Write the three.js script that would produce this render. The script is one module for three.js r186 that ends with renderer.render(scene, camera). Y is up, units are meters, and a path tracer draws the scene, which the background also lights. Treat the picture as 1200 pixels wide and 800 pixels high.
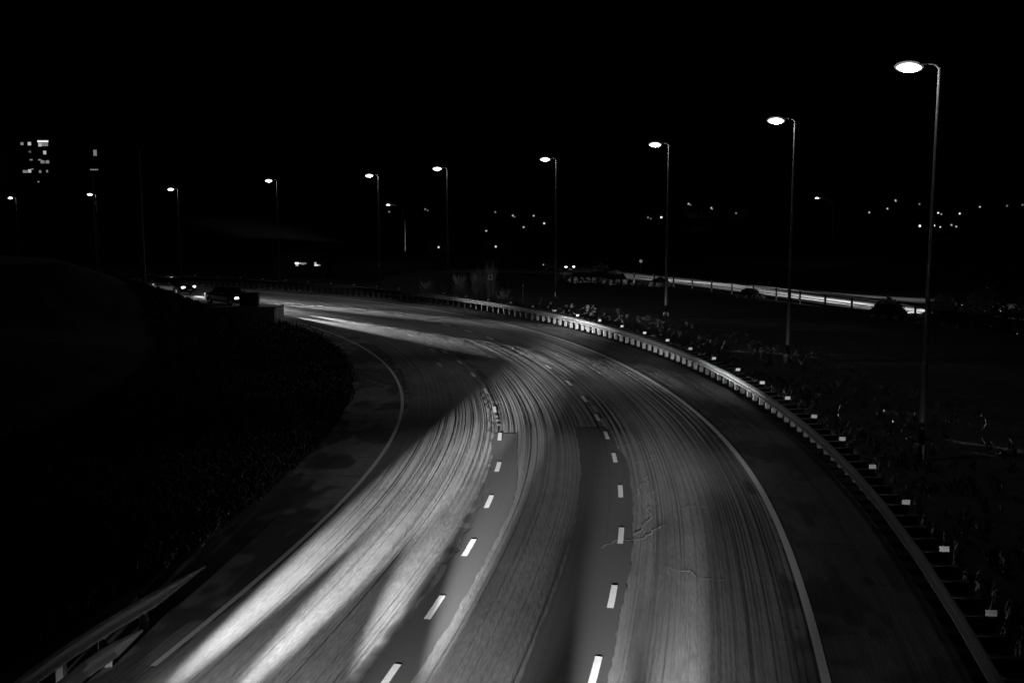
import * as THREE from 'three';
import { mergeGeometries, toCreasedNormals } from 'three/addons/utils/BufferGeometryUtils.js';
import { RoundedBoxGeometry } from 'three/addons/geometries/RoundedBoxGeometry.js';
import { Brush, Evaluator, SUBTRACTION } from 'three-bvh-csg';

// ------------------------------------------------------------ camera, sky, added moonlight, exposure
const scene = new THREE.Scene();
const camera = new THREE.PerspectiveCamera(35.49, 1.5, 0.1, 3000);
camera.position.set(0, 7.82, 0);                       // on the footbridge over the motorway
camera.rotation.set(-Math.atan(160 / 1250), 0, 0);
scene.add(camera);

const SKY = 0.00012;                                   // clear moonless night
{
  const w = 64, h = 32, d = new Float32Array(w * h * 4);
  for (let i = 0; i < w * h; i++) { d[i * 4] = SKY; d[i * 4 + 1] = SKY; d[i * 4 + 2] = SKY; d[i * 4 + 3] = 1; }
  const t = new THREE.DataTexture(d, w, h, THREE.RGBAFormat, THREE.FloatType);
  t.mapping = THREE.EquirectangularReflectionMapping; t.needsUpdate = true;
  scene.background = t; scene.environment = t;
}
const addedMoonlight = new THREE.DirectionalLight(0xfff8ee, 0.004);  // faint light added from above; the night itself has no moon
addedMoonlight.position.set(-60, 120, 60); addedMoonlight.castShadow = true;
addedMoonlight.shadow.camera.left = addedMoonlight.shadow.camera.bottom = -150; addedMoonlight.shadow.camera.right = addedMoonlight.shadow.camera.top = 150; addedMoonlight.shadow.camera.far = 500;
scene.add(addedMoonlight, addedMoonlight.target);

const renderer = new THREE.WebGLRenderer({ antialias: true });
renderer.toneMapping = THREE.LinearToneMapping;
renderer.toneMappingExposure = 1;
renderer.shadowMap.enabled = true;

const BEAM = 30000;       // candela of a dipped headlamp at this exposure
const ROADLIGHT = 160;    // the part of it that the lens throws on the road
const LAMP = 11;          // of a street lamp

// ------------------------------------------------------------ helpers
let seed = 7;
const rnd = () => { seed = (seed * 1664525 + 1013904223) >>> 0; return seed / 4294967296; };
const rr = (a, b) => a + (b - a) * rnd();
const clamp = (x, a, b) => Math.max(a, Math.min(b, x));
const lerp = (a, b, t) => a + (b - a) * t;
const smooth = (a, b, x) => { const t = clamp((x - a) / (b - a), 0, 1); return t * t * (3 - 2 * t); };
const hash2 = (x, y, k = 0) => { let n = (x * 374761393 + y * 668265263 + k * 982451653) | 0; n = Math.imul(n ^ (n >>> 13), 1274126177); return ((n ^ (n >>> 16)) >>> 0) / 4294967296; };
function noise2(x, y, k = 0) {
  const xi = Math.floor(x), yi = Math.floor(y); let fx = x - xi, fy = y - yi;
  fx = fx * fx * (3 - 2 * fx); fy = fy * fy * (3 - 2 * fy);
  return lerp(lerp(hash2(xi, yi, k), hash2(xi + 1, yi, k), fx), lerp(hash2(xi, yi + 1, k), hash2(xi + 1, yi + 1, k), fx), fy);
}
const used = new Map();
function numbered(name) { const n = used.get(name) ?? 0; used.set(name, n + 1); return n ? name + '_' + String(n).padStart(3, '0') : name; }
function tag(o, label, category, group, kind) {
  if (label) o.userData.label = label;
  if (category) o.userData.category = category;
  if (group) o.userData.group = group;
  if (kind) o.userData.kind = kind;
  return o;
}
function thing(name, [x, y, z] = [0, 0, 0], turn = 0) { const g = new THREE.Group(); g.name = numbered(name); g.position.set(x, y, z); g.rotation.y = turn; scene.add(g); return g; }
function mesh(name, geo, mat, parent, pos, rot) {
  const m = new THREE.Mesh(geo, mat); m.name = parent ? name : numbered(name);
  m.castShadow = m.receiveShadow = true;
  if (pos) m.position.set(...pos); if (rot) m.rotation.set(...rot);
  (parent ?? scene).add(m); return m;
}
const grey = (v) => new THREE.Color().setRGB(v, v, v);
const mat = (v, rough = 0.8, extra = {}) => new THREE.MeshStandardMaterial({ color: grey(v), roughness: rough, ...extra });
const glow = (v, base = 0.6) => new THREE.MeshStandardMaterial({ color: grey(base), emissive: 0xffffff, emissiveIntensity: v, roughness: 0.4 });
function geoFrom(pos, idx, uv) {
  const g = new THREE.BufferGeometry();
  g.setAttribute('position', new THREE.Float32BufferAttribute(pos, 3));
  if (uv) g.setAttribute('uv', new THREE.Float32BufferAttribute(uv, 2));
  g.setIndex(idx); g.computeVertexNormals(); return g;
}
const box = (w, h, d, x = 0, y = 0, z = 0) => new THREE.BoxGeometry(w, h, d).translate(x, y, z);
const rbox = (w, h, d, r, x = 0, y = 0, z = 0) => new RoundedBoxGeometry(w, h, d, 2, r).translate(x, y, z);
function bar(a, b, r0, r1 = r0, n = 6) {
  const A = new THREE.Vector3(...a), B = new THREE.Vector3(...b), d = B.clone().sub(A), L = d.length();
  const g = new THREE.CylinderGeometry(r1, r0, L, n);
  g.translate(0, L / 2, 0).applyQuaternion(new THREE.Quaternion().setFromUnitVectors(new THREE.Vector3(0, 1, 0), d.normalize()));
  return g.translate(A.x, A.y, A.z);
}

// ------------------------------------------------------------ the road's line: outer guardrail posts, s in metres along the bend
const REF = [[-22,2.95,3.74],[-18,4.12,-0.08],[-14,5.19,-3.93],[-10,6.18,-7.81],[-6,7.08,-11.71],[-2,7.88,-15.63],[2,8.59,-19.56],[6,9.19,-23.53],[10,9.64,-27.51],[14,9.93,-31.49],[18,10.05,-35.48],[22,10,-39.46],[26,9.78,-43.45],[30,9.37,-47.42],[34,8.77,-51.38],[38,7.99,-55.31],[42,7.01,-59.19],[46,5.84,-63.03],[50,4.48,-66.79],[54,2.91,-70.48],[58,1.15,-74.07],[62,-0.8,-77.55],[66,-2.94,-80.92],[70,-5.27,-84.15],[74,-7.78,-87.24],[78,-10.46,-90.19],[82,-13.3,-92.98],[86,-16.29,-95.62],[90,-19.41,-98.1],[94,-22.65,-100.43],[98,-25.99,-102.62],[102,-29.43,-104.67],[106,-32.96,-106.55],[110,-36.57,-108.26],[114,-40.26,-109.81],[118,-44.02,-111.18],[122,-47.84,-112.37],[126,-51.7,-113.39],[130,-55.62,-114.22],[134,-59.56,-114.87]];
const spline = new THREE.CatmullRomCurve3(REF.map(([, x, z]) => new THREE.Vector3(x, 0, z)), false, 'centripetal');
const S0 = -22, S1 = 134;
function frame(s) {
  const t = clamp((s - S0) / (S1 - S0), 0, 1), p = spline.getPoint(t), d = spline.getTangent(t);
  return { x: p.x, z: p.z, tx: d.x, tz: d.z, nx: d.z, nz: -d.x };
}
const frames = []; for (let s = S0; s <= S1 + 1e-6; s += 0.5) frames.push(frame(s));
const pt = (s, o, y = 0) => { const f = frame(s); return [f.x + f.nx * o, y, f.z + f.nz * o]; };
function nearest(x, z) {                               // -> [s, offset to the left of the posts]
  let b = 1e9, k = 0;
  for (let i = 0; i < frames.length; i += 2) { const f = frames[i], d = (x - f.x) ** 2 + (z - f.z) ** 2; if (d < b) { b = d; k = i; } }
  const f = frames[k]; return [S0 + k * 0.5, (x - f.x) * f.nx + (z - f.z) * f.nz, Math.sqrt(b)];
}
const fn = (v) => typeof v === 'function' ? v : () => v;
function ribbon(s0, s1, oa, ob, y, step = 0.5, across = 1) {
  oa = fn(oa); ob = fn(ob);
  const n = Math.max(1, Math.round((s1 - s0) / step)), pos = [], uv = [], idx = [];
  for (let i = 0; i <= n; i++) {
    const s = lerp(s0, s1, i / n), a = oa(s), b = ob(s);
    for (let j = 0; j <= across; j++) { const o = lerp(a, b, j / across); pos.push(...pt(s, o, y)); uv.push((o + 1) / 20, (s + 22) / 160); }
  }
  const w = across + 1;
  for (let i = 0; i < n; i++) for (let j = 0; j < across; j++) { const a = i * w + j; idx.push(a, a + 1, a + w, a + 1, a + w + 1, a + w); }
  const g = geoFrom(pos, idx, uv);
  if (g.attributes.normal.getY(0) < 0) { for (let i = 0; i < idx.length; i += 3) [idx[i], idx[i + 1]] = [idx[i + 1], idx[i]]; g.setIndex(idx); g.computeVertexNormals(); }
  return g;
}
const oER = (s) => 2.85 + 0.3 * smooth(10, 35, s);
const oC = (s) => 6.65 + 0.25 * smooth(0, 30, s);
const oB = (s) => 10.0 + 0.9 * smooth(-5, 40, s);
const oEL = (s) => 14.1 + 0.9 * smooth(15, 58, s);

// ------------------------------------------------------------ ground
const SIDE = [[46, -44], [40, -57], [34.5, -68], [31.5, -74.5], [29.2, -81.5], [25.8, -91], [19.6, -106], [13.2, -116.5], [8.4, -123.5], [2, -126], [-8, -127]];
const sideCurve = new THREE.CatmullRomCurve3(SIDE.map(([x, z]) => new THREE.Vector3(x, 0, z)));
const sidePts = sideCurve.getSpacedPoints(80);
function sideDist(x, z) { let b = 1e9; for (const p of sidePts) b = Math.min(b, (p.x - x) ** 2 + (p.z - z) ** 2); return Math.sqrt(b); }
function farField(x, z) {
  const d = -z;
  let h = -0.034 * clamp(d - 80 - 0.25 * x, 0, 110);
  h += 5 * smooth(240, 620, d + Math.abs(x) * 0.15) + 1.2 * (noise2(x / 60, z / 60, 3) - 0.5) * smooth(120, 260, d);
  return h;
}
function groundH(x, z) {
  const [s, o, d] = nearest(x, z);
  const far = farField(x, z);
  if (d > 60 && !(o > 0 && s > -20 && s < 132)) {
    return lerp(-0.12, far, smooth(4, 11, sideDist(x, z)));
  }
  const bump = 0.16 * (noise2(x / 1.7, z / 1.7, 1) - 0.5) + 0.5 * (noise2(x / 7, z / 7, 2) - 0.5);
  if (o > -1 && o < 17.2) return -0.06;
  if (o >= 17.2) {                                     // the bank inside the bend
    const up = smooth(50, 66, s);
    const start = lerp(18.6, 17.6, up), slope = lerp(0.10, 0.40, up), top = lerp(2.2, 4.4, up);
    let h = -0.06 + Math.min(top, slope * Math.max(0, o - start) + bump * smooth(start, start + 3, o));
    h = Math.max(h, -0.06);
    return lerp(h, far + 3, smooth(70, 120, o));
  }
  const k = smooth(1, 9, -o);
  const v = -0.06 - 0.25 * smooth(1, 3, -o) * (1 - smooth(4, 9, -o)) + bump * 0.5 * smooth(1, 4, -o);
  return lerp(lerp(v, far, k), -0.12, 1 - smooth(4, 11, sideDist(x, z)));
}
{
  const xs = [], zs = [];
  for (let x = -900; x < -90; x += 45) xs.push(x); for (let x = -90; x < -34; x += 2) xs.push(x); for (let x = -34; x < 40; x += 0.6) xs.push(x); for (let x = 40; x < 110; x += 3) xs.push(x); for (let x = 110; x <= 900; x += 45) xs.push(x);
  for (let z = 40; z > 0; z -= 5) zs.push(z); for (let z = 0; z > -132; z -= 0.7) zs.push(z); for (let z = -132; z > -240; z -= 4) zs.push(z); for (let z = -240; z >= -1400; z -= 40) zs.push(z);
  const pos = [], idx = [], uv = [], W = xs.length;
  for (const z of zs) for (const x of xs) { pos.push(x, groundH(x, z), z); uv.push(x / 6, z / 6); }
  for (let j = 0; j < zs.length - 1; j++) for (let i = 0; i < W - 1; i++) { const a = j * W + i; idx.push(a, a + 1, a + W, a + 1, a + W + 1, a + W); }
  const N = 256, d = new Uint8Array(N * N * 4);
  for (let j = 0; j < N; j++) for (let i = 0; i < N; i++) {
    const w = (k) => (noise2(i / k, j / k, 9) * (1 - i / N) + noise2(i / k - N / k, j / k, 9) * (i / N));
    const v = 62 + 40 * (w(5) - 0.5) + 36 * (w(24) - 0.5) + 24 * (hash2(i, j) - 0.5);
    for (let c = 0; c < 3; c++) d[(j * N + i) * 4 + c] = clamp(v, 10, 160); d[(j * N + i) * 4 + 3] = 255;
  }
  const t = new THREE.DataTexture(d, N, N); t.colorSpace = THREE.SRGBColorSpace; t.wrapS = t.wrapT = THREE.RepeatWrapping; t.magFilter = t.minFilter = THREE.LinearFilter; t.needsUpdate = true;
  tag(mesh('ground', geoFrom(pos, idx, uv), new THREE.MeshStandardMaterial({ map: t, color: grey(0.7), roughness: 1 })), null, null, null, 'structure');
}

// ------------------------------------------------------------ motorway
function asphaltMaps() {
  const W = 1024, Hh = 2048, col = new Uint8Array(W * Hh * 4), rough = new Uint8Array(W * Hh * 4);
  const alb = new Float32Array(W * Hh);
  const lanes = [[12.3, 0.8], [8.6, 0.8], [4.9, 0.8]];      // lane centres, half track of a car
  const trackOf = (o) => { let t = 0; for (const [c, h] of lanes) for (const q of [-h, h]) t += Math.exp(-(((o - c - q) / 0.42) ** 2)); return t; };
  const laneOf = (o) => { let t = 0; for (const [c] of lanes) t = Math.max(t, 1 - smooth(1.25, 1.9, Math.abs(o - c))); return t; };
  for (let i = 0; i < W; i++) {
    const o = i / W * 20 - 1, tr = trackOf(o), ln = laneOf(o);
    const base = o > 10.6 ? 0.13 : o < 2.9 || o > 14.4 ? 0.05 : 0.1;      // three ages of surfacing
    for (let j = 0; j < Hh; j++) {
      const v = j / Hh * 160;
      const coarse = noise2(o * 0.9, v * 0.35, 11) - 0.5, mid = noise2(o * 4, v * 1.6, 12) - 0.5, grain = hash2(i, j, 13) - 0.5;
      let a = base * (1 + 0.45 * coarse + 0.25 * mid + 0.35 * grain);
      if (ln < 0.3) {                                  // transverse frost cracks and stains on the hard shoulders
        const cr = Math.abs(((v + 0.25 * noise2(o * 2, v, 18)) / 2.7 + 9) % 1 - 0.5);
        if (cr < 0.012 && noise2(o * 0.8, Math.floor(v / 2.7), 19) > 0.4) a *= 0.35;
        const wet = smooth(0.42, 0.6, 0.6 * noise2(o * 0.9, v * 0.45, 20) + 0.4 * noise2(o * 3.5, v * 1.4, 21)); a *= lerp(0.4, 1.25, wet);
      }
      alb[j * W + i] = Math.max(0.018, a);
      rough[(j * W + i) * 4 + 1] = clamp(255 * (0.84 - 0.16 * ln * Math.min(1, tr) + 0.1 * grain), 60, 250); rough[(j * W + i) * 4 + 3] = 255;
    }
  }
  for (let k = 0; k < W * Hh; k++) {
    const l = alb[k], srgb = 255 * (l < 0.0031308 ? 12.92 * l : 1.055 * l ** (1 / 2.4) - 0.055);
    col[k * 4] = col[k * 4 + 1] = col[k * 4 + 2] = clamp(srgb, 0, 255); col[k * 4 + 3] = 255;
  }
  const mk = (d, srgb) => { const t = new THREE.DataTexture(d, W, Hh); if (srgb) t.colorSpace = THREE.SRGBColorSpace; t.wrapS = THREE.ClampToEdgeWrapping; t.wrapT = THREE.MirroredRepeatWrapping; t.magFilter = t.minFilter = THREE.LinearFilter; t.needsUpdate = true; return t; };
  return [mk(col, true), mk(rough)];
}
function grainMap(N, f) {
  const d = new Uint8Array(N * N * 4);
  for (let j = 0; j < N; j++) for (let i = 0; i < N; i++) { const v = clamp(255 * f(i, j), 0, 255); d.fill(v, (j * N + i) * 4, (j * N + i) * 4 + 3); d[(j * N + i) * 4 + 3] = 255; }
  const t = new THREE.DataTexture(d, N, N); t.wrapS = t.wrapT = THREE.RepeatWrapping; t.magFilter = t.minFilter = THREE.LinearFilter; t.needsUpdate = true; return t;
}
const [asphaltColour, asphaltRough] = asphaltMaps();
// lengthwise relief made up to break the headlamp light into streaks: grooves from 2 to 40 cm wide that wander a little along the lanes
const roadRelief = (() => {
  const W = 2048, Hh = 1024, d = new Uint8Array(W * Hh * 4);
  for (let j = 0; j < Hh; j++) for (let i = 0; i < W; i++) {
    const o = i / W * 20 - 1, v = j / Hh * 160, x = o + 0.05 * noise2(v * 0.12, 3, 70) * 2, reliefGain = o > 2.8 && o < 14.5 ? 1 : 0.25;
    const h = 0.5 + reliefGain * (0.34 * (noise2(x * 3.2, v * 0.03, 71) - 0.5) + 0.24 * (noise2(x * 9, v * 0.045, 72) - 0.5) + 0.15 * (noise2(x * 24, v * 0.06, 73) - 0.5)) + 0.06 * (hash2(i, j, 31) - 0.5);
    d.fill(clamp(255 * h, 0, 255), (j * W + i) * 4, (j * W + i) * 4 + 3); d[(j * W + i) * 4 + 3] = 255;
  }
  const t = new THREE.DataTexture(d, W, Hh); t.wrapS = THREE.ClampToEdgeWrapping; t.wrapT = THREE.MirroredRepeatWrapping; t.magFilter = t.minFilter = THREE.LinearFilter; t.needsUpdate = true; return t;
})();
const M = {
  asphalt: new THREE.MeshStandardMaterial({ map: asphaltColour, roughnessMap: asphaltRough, roughness: 1, bumpMap: roadRelief, bumpScale: 0.07 }),
  patch: new THREE.MeshStandardMaterial({ color: grey(0.025), roughness: 0.9, bumpMap: roadRelief, bumpScale: 0.01 }),
  seal: mat(0.2, 0.5),
  galv: mat(0.1, 0.75),
  rust: mat(0.07, 0.8),
  timber: mat(0.065, 0.9),
  reflector: mat(0.9, 0.5),
  steel: mat(0.075, 0.6),
  dark: mat(0.03, 0.7),
  black: mat(0.012, 0.6),
  concrete: null, leaf: mat(0.045, 0.8, { side: THREE.DoubleSide }), twig: mat(0.38, 0.9),
};
function paintMat(v, k) {
  const t = grainMap(256, (i, j) => { const w = noise2(i / 9, j / 9, k) + 0.6 * noise2(i / 3, j / 3, k + 1); const a = v * (w < 0.42 ? 0.45 : 0.88 + 0.2 * (hash2(i, j, k) - 0.5)); return a < 0.0031 ? 12.92 * a : 1.055 * a ** (1 / 2.4) - 0.055; });
  t.colorSpace = THREE.SRGBColorSpace; t.repeat.set(40, 320);
  return new THREE.MeshStandardMaterial({ map: t, roughness: 0.55 });
}
M.paint = paintMat(0.72, 41); M.oldPaint = paintMat(0.45, 45);

const road = thing('highway'); tag(road, null, null, null, 'structure');
mesh('carriageway', ribbon(S0, S1, 0.45, 16.4, 0, 0.5, 16), M.asphalt, road);
const jag = (k, f, amp = 0.16) => (s) => f + amp * (noise2(s * 1.1, k, 51) - 0.5) + amp * 0.7 * (noise2(s * 4.3, k, 52) - 0.5);
mesh('asphalt_patch', ribbon(-20, 18.6, (s) => jag(1, 9.58, 0.05)(s) + 0.3 * smooth(8, 18, s), (s) => jag(2, 10.36, 0.14)(s) + 0.35 * smooth(8, 18, s), 0.004, 0.12), M.patch, road);
mesh('asphalt_patch', ribbon(-20, 19.6, (s) => jag(3, 6.42, 0.08)(s) + 0.35 * smooth(13, 20, s), (s) => jag(4, 7.84, 0.06)(s), 0.004, 0.12), M.patch, road);
mesh('joint_crack', ribbon(18.7, 44, (s) => jag(2, 10.74, 0.3)(s) + 0.012 * (s - 18) - 0.03, (s) => jag(2, 10.74, 0.3)(s) + 0.012 * (s - 18) + 0.05 * noise2(s * 2, 5, 53), 0.003, 0.12), M.black, road);
function dash(s, o, len, w, m) { mesh('lane_dash', ribbon(s - len / 2, s + len / 2, o - w / 2, o + w / 2, 0.009, 0.35), m, road); }
const cS = [-14.2, -10, -5.9, -1.75, 2, 6.25, 10.5, 14.75, 18.25, 21.6, 25.75, 30, 35.25]; for (let s = 39.5; s < 110; s += 4.25) cS.push(s);
for (const s of cS) dash(s, oC(s), s > 60 ? 1.6 : 1.35, 0.13, M.paint);
const bS = [-15.5, -11.2, -7, -2.75, 0.75, 4.75, 9, 13.25, 18, 23.5, 28.25, 33.25, 38, 42.5]; for (let s = 47; s < 110; s += 4.5) bS.push(s);
for (const s of bS) dash(s, oB(s), 1.35, 0.13, M.paint);
for (const s of [20.2, 21.1, 21.9, 25.3, 26.2]) dash(s, oB(s), 0.3, 0.09, M.oldPaint);
for (const [s, o] of [[53.75, 9.95], [48.2, 11.05], [43.4, 11.45], [37.3, 12.0]]) dash(s, o, 1.5, 0.2, M.oldPaint);   // remains of an earlier layout
mesh('edge_line', ribbon(S0, S1, (s) => oER(s) - 0.08, (s) => oER(s) + 0.08, 0.008, 0.5), M.paint, road);
mesh('edge_line', ribbon(-3, 100, (s) => oEL(s) - 0.06, (s) => oEL(s) + 0.06, 0.008, 0.5), M.paint, road);
for (const [s0, o0, n, dir] of [[18.4, 6.3, 14, 1], [17.3, 5.7, 12, 0], [15.2, 5.5, 12, 1], [12.3, 5.9, 16, 0], [10.6, 5.8, 22, 1], [9, 6.0, 18, 0], [7.2, 5.6, 20, 1], [4.2, 5.75, 14, 0], [26, 6.0, 10, 1], [30, 5.6, 10, 0]]) {
  let s = s0, o = o0, a = dir ? 2.6 : 3.4; const line = [];                  // sealed cracks
  for (let k = 0; k < n; k++) { line.push([s, o]); a += rr(-1, 1); a = lerp(a, Math.PI, 0.12); s += 0.17 * Math.cos(a); o += 0.13 * Math.sin(a); }
  const pos = [], idx = [];
  line.forEach(([s, o], k) => { const w = 0.012 + 0.01 * rnd(); pos.push(...pt(s - w, o - w, 0.006), ...pt(s + w, o + w, 0.006)); if (k) { const b = k * 2; idx.push(b - 2, b - 1, b, b - 1, b + 1, b); } });
  mesh('crack_seal', geoFrom(pos, idx), M.seal, road);
}

// ------------------------------------------------------------ guardrails
const WBEAM = [[0, 0.76], [0.025, 0.755], [0.08, 0.715], [0.08, 0.685], [0.0, 0.635], [0, 0.575], [0.08, 0.525], [0.08, 0.495], [0.025, 0.455], [0, 0.45]];
function beamGeo(A, B, taper = 0, dropA = 0, dropB = 0) {      // A, B: [x, z, nx, nz] of the beam's back and the way to the road
  const pos = [], idx = [], n = WBEAM.length;
  [[A, dropA, taper], [B, dropB, 0]].forEach(([P, drop, tp]) => {
    for (const t of [0, -0.006]) for (const [o, y] of WBEAM) pos.push(P[0] + P[2] * (o * (1 - tp) + t), lerp(y, 0.68, tp) - drop, P[1] + P[3] * (o * (1 - tp) + t));
  });
  const V = (e, t, k) => (e * 2 + t) * n + k;
  for (let k = 0; k < n - 1; k++) for (const t of [0, 1]) { const a = V(0, t, k), b = V(1, t, k), c = V(0, t, k + 1), d = V(1, t, k + 1); t ? idx.push(a, b, c, b, d, c) : idx.push(a, c, b, b, c, d); }
  return toCreasedNormals(geoFrom(pos, idx), 0.4);
}
function guardrail(label, stations, { reflectors = true, blocks = true } = {}) {   // stations: {x, z, nx, nz, tx, tz, mark}
  const g = thing('guardrail'); tag(g, label, 'guardrail');
  const post = rbox(0.16, 0.84, 0.14, 0.012, 0, 0.36, 0), block = rbox(0.34, 0.32, 0.13, 0.01), plate = rbox(0.19, 0.115, 0.012, 0.004), bracket = box(0.03, 0.12, 0.03);
  const bolt = new THREE.CylinderGeometry(0.018, 0.02, 0.014, 8).rotateZ(Math.PI / 2);
  stations.forEach((p) => {
    const turn = Math.atan2(-p.nz, p.nx);
    mesh('post', post, M.timber, g, [p.x, 0, p.z], [0, turn + rr(-0.05, 0.05), rr(-0.02, 0.02)]);
    if (blocks) mesh('block', block, M.timber, g, [p.x + p.nx * 0.25, 0.61, p.z + p.nz * 0.25], [0, turn, 0]);
    mesh('bolt', bolt, M.galv, g, [p.x + p.nx * 0.427, 0.605, p.z + p.nz * 0.427], [0, turn, 0]);
    if (p.mark && reflectors) {
      const r = mesh('reflector', plate, M.reflector, g, [p.x - p.tx * 0.09, 0.86, p.z - p.tz * 0.09], [0.0, Math.atan2(-p.tx, -p.tz) + rr(-0.08, 0.08), rr(-0.04, 0.04)]);
      mesh('bracket', bracket, M.galv, r, [0, -0.08, -0.025]);
    }
  });
  const marks = stations.filter((p) => p.mark);
  for (let k = 0; k < marks.length - 1; k++) {
    const a = marks[k], b = marks[k + 1], e = [(b.x - a.x), (b.z - a.z)], L = Math.hypot(...e), o = 0.42 + (k % 2) * 0.004, over = 0.12 / L;
    mesh('rail_panel', beamGeo([a.x + a.nx * o - e[0] * over, a.z + a.nz * o - e[1] * over, a.nx, a.nz], [b.x + b.nx * o + e[0] * over, b.z + b.nz * o + e[1] * over, b.nx, b.nz]), M.galv, g);
  }
  return g;
}
{
  const st = [];
  for (let i = -24; i <= 152; i++) { const m = i / 4, s = 0.1 + 3.5 * m - 0.0075 * m * Math.abs(m); if (s < S0 + 0.5 || s > S1 - 0.5) continue; st.push({ ...frame(s), mark: i % 4 === 0 }); }
  guardrail('long steel guardrail with white reflectors on its posts round the outside of the bend', st);
}
{
  // short rail on the inside, ending in a lowered terminal
  const line = [[-6.12, -20.55], [-6.62, -18.9], [-6.95, -17.8], [-7.22, -16.7], [-7.42, -15.6], [-7.55, -14.5], [-7.6, -13.4]];
  const g = thing('guardrail'); tag(g, 'weathered steel guardrail at the foot of the dark left verge', 'guardrail');
  const fr = line.map(([x, z], i) => { const a = line[Math.max(0, i - 1)], b = line[Math.min(line.length - 1, i + 1)], tx = b[0] - a[0], tz = b[1] - a[1], l = Math.hypot(tx, tz); return [x, z, -tz / l * -1, tx / l * -1].map((v, k) => v); });
  fr.forEach((f) => { if (f[2] < 0) { f[2] *= -1; f[3] *= -1; } });
  for (let k = 0; k < fr.length - 1; k++) mesh('rail_panel', beamGeo(fr[k], fr[k + 1], k === 0 ? 0.9 : 0), M.rust, g);
  for (let k = 1; k < fr.length; k++) {
    const [x, z, nx, nz] = fr[k], turn = Math.atan2(-nz, nx);
    mesh('post', rbox(0.14, 0.72, 0.12, 0.01, 0, 0.33, 0), M.timber, g, [x - nx * 0.22, 0, z - nz * 0.22], [0, turn, 0]);
    mesh('block', rbox(0.15, 0.3, 0.12, 0.01), M.timber, g, [x - nx * 0.08, 0.6, z - nz * 0.08], [0, turn, 0]);
  }
  const h = thing('guardrail'); tag(h, 'short lower rail overlapping the front of the left guardrail', 'guardrail');
  const low = [[-6.55, -18.1, 0.9, 0.43], [-6.8, -17.4, 0.93, 0.37], [-7.0, -16.6, 0.96, 0.28], [-7.12, -15.6, 0.98, 0.2], [-7.2, -14.4, 0.99, 0.14]];
  for (let k = 0; k < low.length - 1; k++) mesh('rail_panel', beamGeo(low[k], low[k + 1], k === 0 ? 0.85 : 0, 0.32, 0.32), M.rust, h);
  for (const k of [1, 3]) mesh('post', rbox(0.13, 0.4, 0.12, 0.01, 0, 0.18, 0), M.timber, h, [low[k][0] - 0.1, 0, low[k][1]], [0, 0.2, 0]);
}

// ------------------------------------------------------------ wall end, cabinet and marker at the inside of the bend
{
  const t = grainMap(256, (i, j) => { const a = 0.32 * (0.75 + 0.5 * noise2(i / 30, j / 12, 61) + 0.25 * (hash2(i, j, 62) - 0.5)); return 1.055 * a ** (1 / 2.4) - 0.055; });
  t.colorSpace = THREE.SRGBColorSpace; M.concrete = new THREE.MeshStandardMaterial({ map: t, roughness: 0.95 });
  const w = thing('retaining_wall', [-17.9, 0, -68.1]); tag(w, 'low grey concrete retaining wall in front of the bank at the bend', 'wall');
  for (let k = 0; k < 3; k++) mesh('wall_panel', rbox(1.78, 1.3, 0.3, 0.03, -1.8 + k * 1.8, 0.6, 0.004 * k), M.concrete, w);
  mesh('wall_return', rbox(0.3, 1.3, 2.4, 0.03, 2.56, 0.6, -1.36), M.concrete, w);
  mesh('coping', rbox(5.6, 0.1, 0.42, 0.02, 0, 1.3, 0), M.concrete, w);
  const c = thing('utility_cabinet', [-16.9, 1.35, -68.4]); tag(c, 'dark boxy utility cabinet standing on top of the concrete wall', 'cabinet');
  mesh('cabinet_body', rbox(1.2, 0.82, 0.5, 0.03, 0, 0.41, 0), M.dark, c);
  mesh('cabinet_lid', rbox(1.28, 0.06, 0.58, 0.02, 0, 0.85, 0), M.dark, c);
  mesh('door', rbox(0.54, 0.7, 0.02, 0.006, -0.29, 0.42, 0.256), M.dark, c); mesh('door', rbox(0.54, 0.7, 0.02, 0.006, 0.29, 0.42, 0.256), M.dark, c);
  const p = thing('marker_post', [-14.85, 0, -67.6]); tag(p, 'small marker post with a white head beside the wall end', 'marker post');
  mesh('stake', bar([0, -0.1, 0], [0, 0.62, 0], 0.045, 0.04, 8), M.dark, p); mesh('reflector', rbox(0.11, 0.13, 0.05, 0.01, 0, 0.6, 0.045), M.reflector, p);
  const kerb = []; for (let a = 0; a <= 14; a++) { const q = a / 14 * 2.2; kerb.push(new THREE.Vector3(-14.6 + 1.05 * Math.sin(q), 0.05, -66.9 + 1.3 - 1.3 * Math.cos(q))); }
  tag(mesh('kerb', new THREE.TubeGeometry(new THREE.CatmullRomCurve3(kerb), 24, 0.1, 6), M.concrete), 'small curved concrete kerb where the wall meets the inner edge line', 'kerb');
}

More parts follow.
